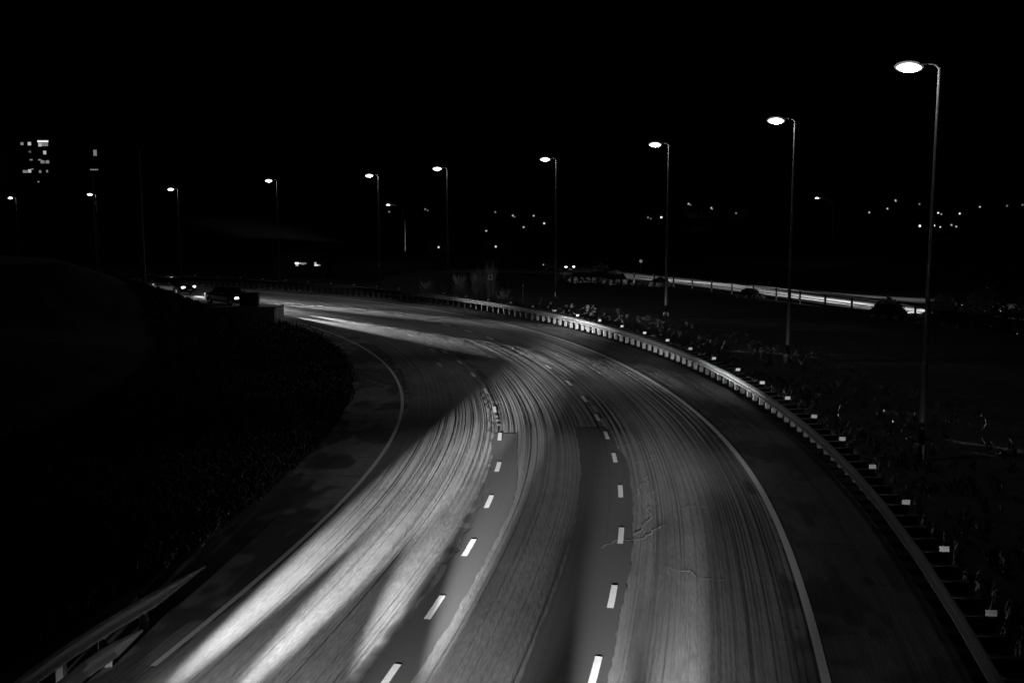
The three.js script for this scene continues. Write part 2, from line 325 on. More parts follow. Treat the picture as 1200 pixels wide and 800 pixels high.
// ------------------------------------------------------------ street lamps
const lampGlass = glow(6, 0.8), farGlass = glow(4, 0.8);
const lensShape = (() => { const p = []; for (let k = 0; k <= 14; k++) { const a = -1 + 2 * k / 14; p.push(new THREE.Vector2(Math.max(0.001, 0.155 * (1 - a * a) ** 0.75), a * 0.40)); } return new THREE.LatheGeometry(p, 16).rotateZ(Math.PI / 2).scale(1, 0.9, 0.9); })();
const hoodShape = (() => { const p = []; for (let k = 0; k <= 14; k++) { const a = -1 + 2 * k / 14; p.push(new THREE.Vector2(0.02 + 0.15 * (1 - a * a) ** 0.6, a * 0.46)); } return new THREE.LatheGeometry(p, 14, 0, Math.PI).rotateZ(Math.PI / 2).rotateX(-Math.PI / 2); })();
function streetLamp(x, z, headY, label, { H = 12, arm = 0.95, turn = 0, power = LAMP, group = 'street lamps outside the bend' } = {}) {
  const base = headY - H, g = thing('street_lamp', [x, base, z], turn); tag(g, label, 'street lamp', group);
  mesh('pole', bar([0, -0.6, 0], [0, H + 0.02, 0], 0.105, 0.05, 12), M.steel, g);
  mesh('base_plate', rbox(0.36, 0.5, 0.36, 0.03, 0, 0.15, 0), M.steel, g);
  const c = new THREE.CatmullRomCurve3([new THREE.Vector3(0, H - 0.05, 0), new THREE.Vector3(-0.12, H + 0.1, 0), new THREE.Vector3(-arm * 0.5, H + 0.14, 0), new THREE.Vector3(-arm + 0.3, H + 0.1, 0)]);
  mesh('arm', new THREE.TubeGeometry(c, 12, 0.035, 8), M.steel, g);
  const head = mesh('lamp_housing', hoodShape, M.dark, g, [-arm, H + 0.04, 0]);
  const lens = mesh('lens', lensShape, lampGlass, head, [0, -0.03, 0]);
  const l = new THREE.PointLight(0xffffff, power, 0, 2); l.name = 'lamp_light'; l.position.set(-arm, H - 0.22, 0); l.castShadow = true; l.shadow.radius = 6; g.add(l);
  // road optics: the luminaire throws most of its light across the carriageway
  const [rs] = nearest(x, z), aim = pt(rs - 3, 8.8), q = new THREE.Vector3(aim[0] - x, -base, aim[2] - z).applyAxisAngle(new THREE.Vector3(0, 1, 0), -turn);
  const k = new THREE.SpotLight(0xffffff, ROADLIGHT, 0, Math.min(0.42, 9 / q.length()), 1, 2); k.name = 'road_beam'; k.castShadow = true; k.shadow.radius = 6; k.position.set(-arm, H - 0.22, 0);
  const t = new THREE.Object3D(); t.name = 'beam_target'; t.position.copy(q); g.add(t); k.target = t; if (z > -140) g.add(k);
  return g;
}
[[12.96, -33.07, 11.92, 'nearest and tallest street lamp, at the upper right above the guardrail'],
 [13.94, -53.42, 11.9, 'second street lamp from the right along the outside of the bend'],
 [10.85, -74.85, 11.92, 'third street lamp from the right, above the left part of the side road'],
 [3.77, -91.91, 11.63, 'fourth street lamp from the right, above the gap in the side road'],
 [-6.13, -102.04, 11.18, 'fifth street lamp from the right, its pole among the bare trees'],
 [-14.11, -113.64, 10.85, 'sixth street lamp from the right, left of the bare trees'],
 [-27.3, -125, 10.57, 'seventh street lamp from the right, above the low lit building'],
 [-43.12, -138.89, 9.78, 'eighth street lamp from the right, just right of the tall unlit pole'],
 [-60.43, -156.25, 9.29, 'second street lamp from the left edge, below the apartment tower'],
 [-80.11, -173.61, 8.91, 'last street lamp, at the far left edge']].forEach(([x, z, y, label], i) => streetLamp(x, z, y, label, { turn: 0.05 - i * 0.02 }));
function bracketLamp(x, z, headY, H, reach, label) {
  const g = thing('street_lamp', [x, headY - H, z]); tag(g, label, 'street lamp', 'lamps beyond the side road');
  mesh('pole', bar([0, -1, 0], [0, H - 2.4, 0], 0.12, 0.07, 10), M.steel, g);
  const c = new THREE.QuadraticBezierCurve3(new THREE.Vector3(0, H - 2.4, 0), new THREE.Vector3(-0.1, H + 0.1, 0), new THREE.Vector3(-reach, H + 0.08, 0));
  mesh('arm', new THREE.TubeGeometry(c, 14, 0.06, 8), M.steel, g);
  const head = mesh('lamp_housing', hoodShape, M.dark, g, [-reach, H + 0.05, 0]); mesh('lens', lensShape, farGlass, head, [0, -0.03, 0]);
  const l = new THREE.PointLight(0xffffff, LAMP * 0.5, 0, 2); l.name = 'lamp_light'; l.position.set(-reach, H - 0.25, 0); l.castShadow = true; g.add(l);
}
bracketLamp(62.4, -208.3, 9.1, 12, 3.3, 'small far street lamp on a long curved arm, right of the second lamp');
bracketLamp(-20.8, -208.3, 7.8, 10, 3.2, 'small far street lamp on a curved arm, low between the tree lamps');

// ------------------------------------------------------------ cars
function loft(stations, N = 28) {                       // stations: [x, halfWidth, bottom, top, roundness]
  const pos = [], idx = [];
  for (const [x, w, y0, y1, e, tumble = 0] of stations) for (let k = 0; k < N; k++) {
    const a = k / N * Math.PI * 2, c = Math.cos(a), s = Math.sin(a), cy = (y0 + y1) / 2, hy = (y1 - y0) / 2;
    const yy = Math.sign(s) * Math.abs(s) ** (2 / e), zz = Math.sign(c) * Math.abs(c) ** (2 / e);
    pos.push(x, cy + hy * yy, zz * w * (1 - tumble * Math.max(0, yy)));
  }
  const n = stations.length;
  for (let i = 0; i < n - 1; i++) for (let k = 0; k < N; k++) { const a = i * N + k, b = i * N + (k + 1) % N; idx.push(a, b, a + N, b, b + N, a + N); }
  for (const [i, flip] of [[0, 0], [n - 1, 1]]) {
    const c = pos.length / 3, st = stations[i]; pos.push(st[0], (st[2] + st[3]) / 2, 0);
    for (let k = 0; k < N; k++) { const a = i * N + k, b = i * N + (k + 1) % N; flip ? idx.push(c, a, b) : idx.push(c, b, a); }
  }
  const g = geoFrom(pos, idx);
  g.setAttribute('uv', new THREE.Float32BufferAttribute(new Float32Array(pos.length / 3 * 2), 2));
  return g;
}
function quadPatch(c, n = 6, lift = 0.004) {            // slightly bowed pane through four corners
  const pos = [], idx = [], V = c.map((p) => new THREE.Vector3(...p)), nrm = V[1].clone().sub(V[0]).cross(V[3].clone().sub(V[0])).normalize();
  for (let j = 0; j <= n; j++) for (let i = 0; i <= n; i++) {
    const u = i / n, v = j / n, p = V[0].clone().lerp(V[1], u).lerp(V[3].clone().lerp(V[2], u), v).addScaledVector(nrm, lift + 0.02 * (1 - (2 * u - 1) ** 2) * (1 - (2 * v - 1) ** 2)); pos.push(p.x, p.y, p.z);
  }
  for (let j = 0; j < n; j++) for (let i = 0; i < n; i++) { const a = j * (n + 1) + i; idx.push(a, a + 1, a + n + 1, a + 1, a + n + 2, a + n + 1); }
  return geoFrom(pos, idx);
}
const carM = {
  glass: new THREE.MeshPhysicalMaterial({ color: grey(0.01), roughness: 0.06, clearcoat: 1 }),
  tyre: mat(0.02, 0.9), rim: mat(0.35, 0.35, { metalness: 0.8 }), trim: mat(0.015, 0.6), chrome: mat(0.5, 0.25, { metalness: 0.9 }),
  head: glow(9, 0.9), tail: glow(1.1, 0.3), plate: mat(0.7, 0.5), lampDark: mat(0.08, 0.2),
};
const paint = (v) => new THREE.MeshPhysicalMaterial({ color: grey(v * 0.4), roughness: 0.4, clearcoat: 0.8, clearcoatRoughness: 0.08 });
const ev = new Evaluator(); ev.attributes = ['position', 'normal', 'uv']; ev.useGroups = false;
const wheelGeo = { tyre: new THREE.TorusGeometry(0.245, 0.085, 10, 24).scale(1, 1, 1.25), rim: (() => { const p = [new THREE.CylinderGeometry(0.2, 0.2, 0.13, 20).rotateX(Math.PI / 2)]; for (let k = 0; k < 5; k++) p.push(box(0.05, 0.19, 0.15).translate(0, 0.1, 0).rotateZ(k * Math.PI * 0.4)); return mergeGeometries(p.map((g) => g.toNonIndexed())); })() };
const shapes = {};
function carShapes(kind) {
  if (shapes[kind]) return shapes[kind];
  const sedan = kind === 'sedan', L = sedan ? 4.5 : 4.05, f = L / 2, W = sedan ? 0.89 : 0.86;
  const belt = sedan ? 0.93 : 0.96, hood = sedan ? 0.9 : 0.92;
  const st = [
    [-f, W * 0.72, 0.36, sedan ? 0.86 : 0.82, 3], [-f + 0.06, W * 0.86, 0.28, sedan ? 0.93 : 0.9, 3.4], [-f + 0.25, W * 0.95, 0.22, belt, 4, 0.05], [-f + 0.7, W, 0.2, belt + 0.01, 4.4, 0.06],
    [-0.6, W, 0.2, belt, 4.6, 0.06], [0.5, W, 0.2, belt - 0.01, 4.6, 0.06], [f - 1.15, W, 0.2, hood, 4.4, 0.06], [f - 0.55, W * 0.98, 0.2, hood - 0.07, 4, 0.06],
    [f - 0.2, W * 0.91, 0.22, hood - 0.16, 3.6, 0.05], [f - 0.05, W * 0.8, 0.27, hood - 0.25, 3.2], [f, W * 0.62, 0.34, hood - 0.33, 3]];
  let b = new Brush(loft(st, 36)); b.updateMatrixWorld();
  const wx = [-f + 0.82, f - 0.86];
  for (const x of wx) { const c = new Brush(new THREE.CylinderGeometry(0.375, 0.375, 3, 24).rotateX(Math.PI / 2).translate(x, 0.32, 0)); c.updateMatrixWorld(); b = ev.evaluate(b, c, SUBTRACTION); b.updateMatrixWorld(); }
  const body = toCreasedNormals(b.geometry, 0.6);
  const roof = sedan ? 1.43 : 1.48;
  const bx0 = sedan ? -f + 0.72 : -f + 0.16, bx1 = f - 1.08, tx0 = sedan ? -f + 1.35 : -f + 0.52, tx1 = f - 1.85, bw = W * 0.9, tw = W * 0.7, y0 = belt - 0.05, y1 = roof - 0.04;
  const cab = [[bx0 - 0.02, bw * 0.9, y0], [bx1, bw * 0.92, y0]];
  const cst = []; for (let k = 0; k <= 8; k++) { const q = k / 8; cst.push([lerp(bx0, tx0, q), lerp(bx1, tx1, q), lerp(bw, tw, q ** 1.15), lerp(y0, y1, q)]); }
  cst.push([tx0 + 0.12, tx1 - 0.12, tw - 0.08, roof - 0.005]); cst.push([tx0 + 0.5, tx1 - 0.4, tw - 0.3, roof + 0.012]);
  const N = 32, pos = [], idx = [];
  for (const [x0, x1, w, y] of cst) for (let k = 0; k < N; k++) { const a = k / N * Math.PI * 2, c = Math.cos(a), s = Math.sin(a), e = 7; pos.push((x0 + x1) / 2 + (x1 - x0) / 2 * Math.sign(c) * Math.abs(c) ** (2 / e), y, w * Math.sign(s) * Math.abs(s) ** (2 / e)); }
  for (let i = 0; i < cst.length - 1; i++) for (let k = 0; k < N; k++) { const a = i * N + k, b2 = i * N + (k + 1) % N; idx.push(a, a + N, b2, b2, a + N, b2 + N); }
  const cc = pos.length / 3; pos.push((tx0 + tx1) / 2, roof + 0.014, 0); for (let k = 0; k < N; k++) idx.push(cc, (cst.length - 1) * N + (k + 1) % N, (cst.length - 1) * N + k);
  const cabin = toCreasedNormals(geoFrom(pos, idx), 0.5);
  const P = (x0, x1, q) => lerp(x0, x1, q), ya = y0 + 0.07, yb = y1 - 0.05, qa = (ya - y0) / (y1 - y0), qb = (yb - y0) / (y1 - y0);
  const wa = lerp(bw, tw, qa ** 1.15), wb = lerp(bw, tw, qb ** 1.15);
  const fxa = P(bx1, tx1, qa), fxb = P(bx1, tx1, qb), rxa = P(bx0, tx0, qa), rxb = P(bx0, tx0, qb);
  const mid = -0.15;
  const panes = [
    ['windscreen', [[fxa, ya, wa - 0.1], [fxa, ya, -wa + 0.1], [fxb, yb, -wb + 0.1], [fxb, yb, wb - 0.1]]],
    ['rear_window', [[rxa, ya, -wa + 0.12], [rxa, ya, wa - 0.12], [rxb, yb, wb - 0.12], [rxb, yb, -wb + 0.12]]]];
  for (const sd of [1, -1]) {
    const q = (pts) => sd > 0 ? pts : [pts[1], pts[0], pts[3], pts[2]];
    panes.push(['side_window', q([[mid + 0.05, ya, sd * wa], [fxa - 0.2, ya, sd * wa], [fxb - 0.12, yb, sd * wb], [mid + 0.02, yb, sd * wb]])]);
    panes.push(['side_window', q([[rxa + (sedan ? 0.3 : 0.22), ya, sd * wa], [mid - 0.05, ya, sd * wa], [mid - 0.05, yb, sd * wb], [rxb + 0.14, yb, sd * wb]])]);
  }
  return shapes[kind] = { L, f, W, belt, hood, wx, body, cabin, panes: panes.map(([n, c]) => [n, quadPatch(c)]), fxa, wa, ya };
}
function car(kind, s, o, dir, tone, label, { pos, beam = BEAM, turnIn = 0.05 * dir, throwDip = 0.035, throwAngle = 0.06, near = 1 } = {}) {   // dir 1: away along s, -1: towards the bridge
  const c = carShapes(kind); let p, heading;
  if (pos) { p = [pos[0], pos[1] ?? 0, pos[2]]; heading = pos[3]; }
  else { const fr = frame(s); p = pt(s, o, 0); heading = Math.atan2(-fr.tz * dir, fr.tx * dir); }
  const g = thing(kind === 'sedan' ? 'sedan_car' : 'hatchback_car', p, heading); tag(g, label, 'car', 'cars on the motorway');
  const pm = paint(tone);
  mesh('body', c.body, pm, g); mesh('cabin', c.cabin, pm, g);
  for (const [n, geo] of c.panes) mesh(n, geo, carM.glass, g);
  for (const x of c.wx) for (const sd of [1, -1]) {
    const w = new THREE.Group(); w.name = 'wheel'; w.position.set(x, 0.33, sd * (c.W - 0.1)); g.add(w);
    mesh('tyre', wheelGeo.tyre, carM.tyre, w); mesh('rim', wheelGeo.rim, carM.rim, w);
  }
  const f = c.f, hy = c.hood - 0.25;
  for (const sd of [1, -1]) {
    mesh('headlight', rbox(0.16, 0.13, 0.3, 0.045), carM.head, g, [f - 0.13, hy, sd * c.W * 0.72], [0, sd * -0.38, 0.2]);
    mesh('taillight', rbox(0.1, 0.17, kind === 'sedan' ? 0.34 : 0.2, 0.03), carM.tail, g, [-f + 0.06, kind === 'sedan' ? 0.74 : 0.76, sd * c.W * 0.72], [0, sd * 0.22, 0]);
    mesh('mirror', rbox(0.14, 0.12, 0.2, 0.04), pm, g, [c.fxa - 0.28, c.ya + 0.05, sd * (c.W + 0.09)]);
    for (const x of [-0.35, 0.75]) mesh('door_handle', rbox(0.18, 0.03, 0.03, 0.01), carM.trim, g, [x, c.belt - 0.16, sd * (c.W - 0.005)]);
    // dipped beam: a narrow throw along the lane and a weak wide foreground, both cut off at the horizon
    for (const [share, angle, dip, wide] of [[1, throwAngle, throwDip, 0], [0.14 * near, 0.11, 0.08, 0], [0.045 * near, 0.27, 0.2, 0.1]]) {
      const l = new THREE.SpotLight(0xffffff, beam * share, 0, angle, 1, 2); l.name = 'headlamp_light'; l.castShadow = true; l.shadow.radius = 2;
      l.position.set(f + 0.09, hy, sd * c.W * 0.7);
      const t = new THREE.Object3D(); t.name = 'beam_target'; t.position.set(f + 10, hy - 10 * dip, sd * (c.W * 0.7 + 10 * wide) - 10 * turnIn * (wide ? 0 : angle > throwAngle ? 0.45 : 1)); g.add(t); l.target = t; g.add(l);
    }
  }
  mesh('bumper', rbox(0.14, 0.2, c.W * 1.5, 0.05), carM.trim, g, [f - 0.07, 0.4, 0]); mesh('bumper', rbox(0.14, 0.22, c.W * 1.55, 0.05), carM.trim, g, [-f + 0.05, 0.42, 0]);
  mesh('grille', rbox(0.06, 0.1, 0.7, 0.02), carM.trim, g, [f - 0.03, hy - 0.04, 0]);
  mesh('number_plate', rbox(0.02, 0.11, 0.5, 0.005), carM.plate, g, [f + 0.006, 0.42, 0]); mesh('number_plate', rbox(0.02, 0.11, 0.5, 0.005), carM.plate, g, [-f - 0.03, 0.6, 0]);
  return g;
}
car('sedan', 83, 12.6, -1, 0.04, 'dark saloon half hidden behind the bank, added to light the inner lane at the bend', { turnIn: -0.17, beam: BEAM * 0.45, throwDip: 0.02, throwAngle: 0.05, near: 0.25 });  // added car: its beam makes the far pool of light in the inner lane
car('hatchback', 118, 12.6, -1, 0.04, 'tiny far car with headlights on where the road leaves on the left', { turnIn: -0.1, beam: BEAM * 0.3, near: 0.5 });
car('hatchback', 97, 9, -1, 0.04, 'tiny far car in the centre lane above the bank, added for its headlight beam', { turnIn: -0.14, beam: BEAM * 0.5, throwDip: 0.018, throwAngle: 0.045, near: 0.3 });  // added as a second source of light for the far centre lane
car('hatchback', -17, 4.9, 1, 0.04, 'unseen dark hatchback under the bridge, added to light the outer lane', { turnIn: 0.13, beam: BEAM * 0.5, throwDip: 0.042, throwAngle: 0.05, near: 1.1 });  // out-of-view car added to light the outer lane and the rail reflectors
car('sedan', -16, 8.7, 1, 0.04, 'unseen dark saloon under the bridge, added to light the centre lane', { turnIn: 0.17, beam: BEAM * 1.6, throwDip: 0.03, throwAngle: 0.036, near: 0.6 });  // out-of-view car put in for narrow bands of light along the centre lane
car('hatchback', -17.5, 12.3, 1, 0.04, 'unseen dark hatchback under the bridge, added to light the inner lane', { turnIn: 0.095, beam: BEAM * 2.3, throwDip: 0.029, throwAngle: 0.038, near: 0.4 });  // out-of-view car put in; its narrow beams lay bands of light on the lane

// ------------------------------------------------------------ side road, fence and shrubs
{
  const pts = sideCurve.getSpacedPoints(60), pos = [], idx = [], uv = [];
  const at = sideCurve, w = 3.3;
  pts.forEach((p, i) => { const t = at.getTangentAt(i / 60); for (const k of [-1, 1]) { pos.push(p.x - t.z * w * k, 0, p.z + t.x * w * k); uv.push(k * 0.5, i * 0.1); } if (i) { const b = i * 2; idx.push(b - 2, b - 1, b, b - 1, b + 1, b); } });
  const g = geoFrom(pos, idx, uv); 
  tag(mesh('side_road', g, mat(0.17, 0.8)), null, null, null, 'structure');
  const f = thing('roadside_fence'); tag(f, 'low two-rail fence in front of the pale side road', 'fence');
  const L = sideCurve.getLength(); let last = null, k = 0;
  for (let d = 20; d < 96; d += 3.4) {
    const u = d / L, p = sideCurve.getPointAt(u), t = sideCurve.getTangentAt(u), q = [p.x + t.z * 4.2, 0, p.z - t.x * 4.2];
    mesh('post', box(0.12, 1.05, 0.12, 0, 0.42, 0), M.dark, f, q);
    if (last) for (const y of [0.45, 0.85]) mesh('rail', bar([last[0], y + (k % 2) * 0.003, last[2]], [q[0], y + (k % 2) * 0.003, q[2]], 0.035, 0.035, 6), M.dark, f);
    last = q; k++;
  }
  car('hatchback', 0, 0, 1, 0.05, 'far car at the left end of the side road, added for its headlights', { pos: [5.5, 0, -125.4, Math.atan2(-7.5, 6.2)], throwDip: 0.022, throwAngle: 0.04, turnIn: -0.03, beam: BEAM * 0.6, near: 0.2 });  // added so that its headlamps light the side road from the far end
  car('sedan', 0, 0, 1, 0.05, 'dark car hidden behind the tall bushes at the right, added to light the side road', { pos: [31.6, 0, -73.6, Math.atan2(8.5, -3.0)], throwDip: 0.026, turnIn: 0.03, beam: BEAM * 1.2, near: 0.5 });  // unseen car added to brighten the side road surface
}
const leafGeo = (() => { const s = new THREE.Shape(); s.moveTo(0, 0); s.quadraticCurveTo(0.028, 0.04, 0, 0.1); s.quadraticCurveTo(-0.028, 0.04, 0, 0); return new THREE.ShapeGeometry(s, 3); })();
function leafCloud(n, place, size) {
  const parts = [], m = new THREE.Matrix4(), q = new THREE.Quaternion(), e = new THREE.Euler(), v = new THREE.Vector3(), sc = new THREE.Vector3();
  const src = leafGeo.toNonIndexed().attributes.position.array, out = new Float32Array(n * src.length);
  for (let k = 0; k < n; k++) {
    const [x, y, z] = place(k); q.setFromEuler(e.set(rr(-1.4, 1.4), rr(0, 6.28), rr(-1.2, 1.2))); const s = size * rr(0.6, 1.4);
    m.compose(v.set(x, y, z), q, sc.set(s, s, s));
    const p = new THREE.Vector3(); for (let i = 0; i < src.length; i += 3) { p.set(src[i], src[i + 1], src[i + 2]).applyMatrix4(m); out.set([p.x, p.y, p.z], k * src.length + i); }
  }
  const g = new THREE.BufferGeometry(); g.setAttribute('position', new THREE.BufferAttribute(out, 3)); g.computeVertexNormals(); return g;
}
function shrub(x, z, w, h, label, group) {
  const y = groundH(x, z) - 0.05, g = thing('shrub', [x, y, z]); tag(g, label, 'shrub', group);
  const st = []; for (let k = 0; k < 9; k++) { const a = rr(0, 6.28), r = rr(0.2, 0.8); st.push(bar([0, 0, 0], [w * 0.5 * r * Math.cos(a), h * rr(0.6, 1), w * 0.4 * r * Math.sin(a)], 0.025, 0.006, 5)); }
  mesh('stem', mergeGeometries(st), M.twig, g);
  mesh('foliage', leafCloud(2600, () => { const a = rr(0, 6.28), r = Math.sqrt(rnd()), u = rnd(); return [w / 2 * r * Math.cos(a) * (1 - 0.5 * u), h * u * (1 - 0.35 * r), w / 2 * r * Math.sin(a) * (1 - 0.5 * u)]; }, 2.6), M.leaf, g);
}
shrub(10.6, -109.5, 3.4, 1.6, 'low bush at the left end of the pale side road', 'bushes along the side road');
shrub(14.6, -105.0, 2.4, 0.9, 'low bush between the third lamp pole and the fence on the side road', 'bushes along the side road');
shrub(20.4, -91.2, 2.6, 0.85, 'low bush in front of the middle of the pale side road', 'bushes along the side road');
shrub(26.6, -75.0, 3.2, 1.5, 'bush hiding the right end of the pale side road', 'bushes along the side road');
shrub(28.6, -70.6, 3.0, 2.2, 'tall dark bush right of the side road', 'bushes along the side road');
shrub(30.6, -68.6, 4.4, 2.9, 'tall dark bush farther right of the side road', 'bushes along the side road');
shrub(33.2, -66.8, 4.8, 3.0, 'tall dark bush at the right edge before the side road', 'bushes along the side road');
shrub(9.4, -113.8, 3.4, 1.9, 'dark bush beside the left end of the side road fence', 'bushes along the side road');
shrub(7.6, -112.5, 4.2, 1.9, 'broad bush in the dark gap left of the side road', 'bushes along the side road');

// ------------------------------------------------------------ bare trees, sign, stakes behind the rail
function bareTree(x, z, h, spread, label) {
  const y = groundH(x, z), g = thing('bare_tree', [x, y - 0.1, z]); tag(g, label, 'tree', 'bare trees behind the guardrail');
  mesh('trunk', bar([0, 0, 0], [0.05, h * 0.55, 0.03], 0.09, 0.05, 8), M.twig, g);
  const br = [];
  for (let k = 0; k < 80; k++) {
    const a = rr(0, 6.28), y0 = h * rr(0.05, 0.6), r = spread * rr(0.2, 1), y1 = Math.min(h, y0 + h * rr(0.25, 0.5)), mx = r * 0.6 * Math.cos(a), mz = r * 0.6 * Math.sin(a), my = lerp(y0, y1, 0.45);
    br.push(bar([0, y0, 0], [mx, my, mz], 0.026, 0.016, 5), bar([mx, my, mz], [r * Math.cos(a + rr(-0.4, 0.4)), y1, r * Math.sin(a)], 0.016, 0.005, 4));
    for (let q = 0; q < 4; q++) { const b = a + rr(-1, 1), t = rr(0.3, 1), sx = mx * t, sy = lerp(y0, my, t), sz = mz * t; br.push(bar([sx, sy, sz], [sx + 0.4 * spread * Math.cos(b), sy + h * rr(0.1, 0.2), sz + 0.4 * spread * Math.sin(b)], 0.009, 0.003, 4)); }
  }
  mesh('crown', mergeGeometries(br), M.twig, g);
}
bareTree(-1.6, -82.6, 3.9, 0.7, 'tallest slim bare tree left of the small square sign');
bareTree(-2.7, -83.4, 3.2, 0.75, 'slim bare tree just left of the tallest one');
bareTree(-4.2, -85.2, 2.7, 0.8, 'shorter bare tree right of the fifth lamp pole');
bareTree(-6.9, -86.8, 2.1, 0.8, 'lowest bare tree left of the fifth lamp pole');
bareTree(-0.6, -80.6, 1.9, 0.7, 'low bare bush under the small square sign');
{
  const x = -1.66, z = -81.4, y = groundH(x, z), g = thing('road_sign', [x, y, z], 0.1); tag(g, 'small square white sign with a dark symbol before the bare trees', 'sign');
  mesh('post', bar([0, -0.2, 0], [0, 2.55, 0], 0.03, 0.03, 8), M.steel, g);
  mesh('panel', rbox(0.36, 0.42, 0.02, 0.008, 0, 2.42, 0.045), M.reflector, g); mesh('symbol', rbox(0.09, 0.2, 0.008, 0.003, 0.0, 2.42, 0.06), M.black, g); mesh('symbol', rbox(0.15, 0.05, 0.008, 0.003, 0, 2.46, 0.0605), M.black, g);
  const p = thing('marker_stake', [0.8, groundH(0.8, -77.6), -77.6]); tag(p, 'thin pale stake standing behind the guardrail right of the sign', 'stake'); mesh('rod', bar([0, -0.2, 0], [0, 2.1, 0], 0.022, 0.018, 6), M.steel, p); mesh('cap', rbox(0.06, 0.05, 0.06, 0.01, 0, 2.12, 0), M.reflector, p);
  const t = thing('sapling', [1.6, groundH(1.6, -76.2), -76.2]); tag(t, 'two thin bare stems just right of the pale stake', 'sapling'); mesh('stem', bar([0, -0.1, 0], [0.55, 1.35, 0], 0.02, 0.008, 5), M.twig, t); mesh('stem', bar([-0.1, -0.1, 0], [-0.25, 1.0, 0.1], 0.018, 0.007, 5), M.twig, t);
}

// ------------------------------------------------------------ tall poles at the left
{
  const a = thing('light_mast', [-25.9, 0, -75], 0); tag(a, 'tall unlit grey pole rising from the dark bank at the left', 'pole');
  mesh('pole', bar([0, 1.5, 0], [0, 11.6, 0], 0.13, 0.07, 12), M.steel, a); mesh('lamp_housing', rbox(0.5, 0.14, 0.24, 0.05, -0.1, 11.62, 0), M.dark, a);
  const b = thing('sign_mast', [-72, -4, -186], 0); tag(b, 'far thin mast carrying a small lit panel, left of the tall pole', 'mast');
  mesh('pole', bar([-0.35, 0, 0], [-0.35, 17.6, 0], 0.17, 0.12, 10), M.steel, b); mesh('crossbar', box(1.5, 0.12, 0.2, 0, 17.65, 0), M.dark, b);
  mesh('riser', bar([0.25, 17.6, 0], [0.25, 20.2, 0], 0.06, 0.05, 8), M.dark, b);
  mesh('lit_panel', rbox(0.55, 1.0, 0.1, 0.02, 0.25, 20.7, 0), glow(0.18, 0.3), b);
  for (let k = 0; k < 4; k++) mesh('lamp', rbox(0.24, 0.2, 0.12, 0.02, -0.55 + k * 0.36, 17.85, 0.1), glow(0.22, 0.3), b);
}

// ------------------------------------------------------------ far buildings
const wallDark = mat(0.03, 0.95), roofDark = mat(0.012, 0.9), paneDark = mat(0.02, 0.15);
const lit = [0.08, 0.2, 0.45, 0.9, 1.6].map((v) => glow(v, 0.4)), houseLit = [0.15, 0.4, 0.8, 1.6, 3].map((v) => glow(v, 0.4));
const unitPane = box(1, 1, 0.04), frameGeo = (w, h) => mergeGeometries([box(w + 0.16, 0.08, 0.1, 0, h / 2 + 0.04, 0), box(w + 0.16, 0.08, 0.1, 0, -h / 2 - 0.04, 0), box(0.08, h, 0.1, -w / 2 - 0.04, 0, 0), box(0.08, h, 0.1, w / 2 + 0.04, 0, 0)]);
function windowOn(g, x, y, z, w, h, m) { const p = mesh('window', unitPane, m, g, [x, y, z]); p.scale.set(w, h, 1); }
{
  const Z = -400, p = 3.1, X = (px) => (px - 600) / p * 1.0, Y = (py) => 7.82 + (240 - py) / p;
  const g = thing('apartment_tower', [0, 0, Z]); tag(g, 'tall dark apartment tower with lit windows at the far upper left', 'building');
  const x0 = X(33), x1 = X(74), top = Y(162);
  mesh('wall', box(x1 - x0, top + 8, 14, (x0 + x1) / 2, (top - 8) / 2, -7), wallDark, g);
  mesh('roof', box(x1 - x0 + 0.6, 0.5, 14.6, (x0 + x1) / 2, top + 0.25, -7), roofDark, g);
  mesh('penthouse', box(5, 2.4, 6, X(62), top + 1.7, -7), wallDark, g);
  const L = [[62.5, 167.9, 4, 0.7, 3], [59, 171.8, 1.2, 1.2, 2], [62.8, 171.5, 1.1, 1.1, 1], [66.5, 171.5, 1.1, 1.1, 1], [38.5, 170.5, 1.1, 1.0, 1], [47, 170.5, 1.2, 1.2, 2], [64, 180.5, 1.1, 1.3, 2], [47, 179.5, 0.8, 0.8, 0], [48, 188.7, 1.0, 0.5, 1], [57.8, 188.7, 1.1, 0.5, 1], [60.6, 191, 1.2, 1.1, 1], [63.6, 191.2, 1.0, 1.0, 0], [66.8, 191, 1.1, 1.1, 1], [38.6, 202, 1.0, 1.0, 1], [41.8, 202, 1.1, 0.9, 1], [45.4, 201.4, 1.2, 1.2, 2], [48.6, 199.2, 0.9, 0.4, 1], [57.5, 202, 0.8, 0.9, 1], [65.6, 201.6, 0.6, 0.9, 1], [54.8, 213.6, 0.7, 0.5, 1]];
  for (const [px, py, w, h, k] of L) windowOn(g, X(px), Y(py), 0.03, w, h, lit[k]);
  for (let f = 0; f < 7; f++) for (const px of [36, 42, 52.5, 70.5]) windowOn(g, X(px), Y(181 + f * 10.4), 0.03, 1.2, 1.2, paneDark);
  const b = thing('apartment_block', [0, 0, -380]); tag(b, 'dark apartment block with two dim windows at the left edge', 'building');
  mesh('wall', box(14, 32, 12, -190, 10, -6), wallDark, b); mesh('roof', box(14.5, 0.5, 12.5, -190, 26.2, -6), roofDark, b);
  for (const [x, y, k] of [[-183.6, 23, 1], [-184.6, 22.3, 0], [-183.8, 21.5, 1], [-184.2, 19.6, 0]]) windowOn(b, x + 0.1, y - 0.1, 0.03, 0.9, 0.7, lit[k]);
}
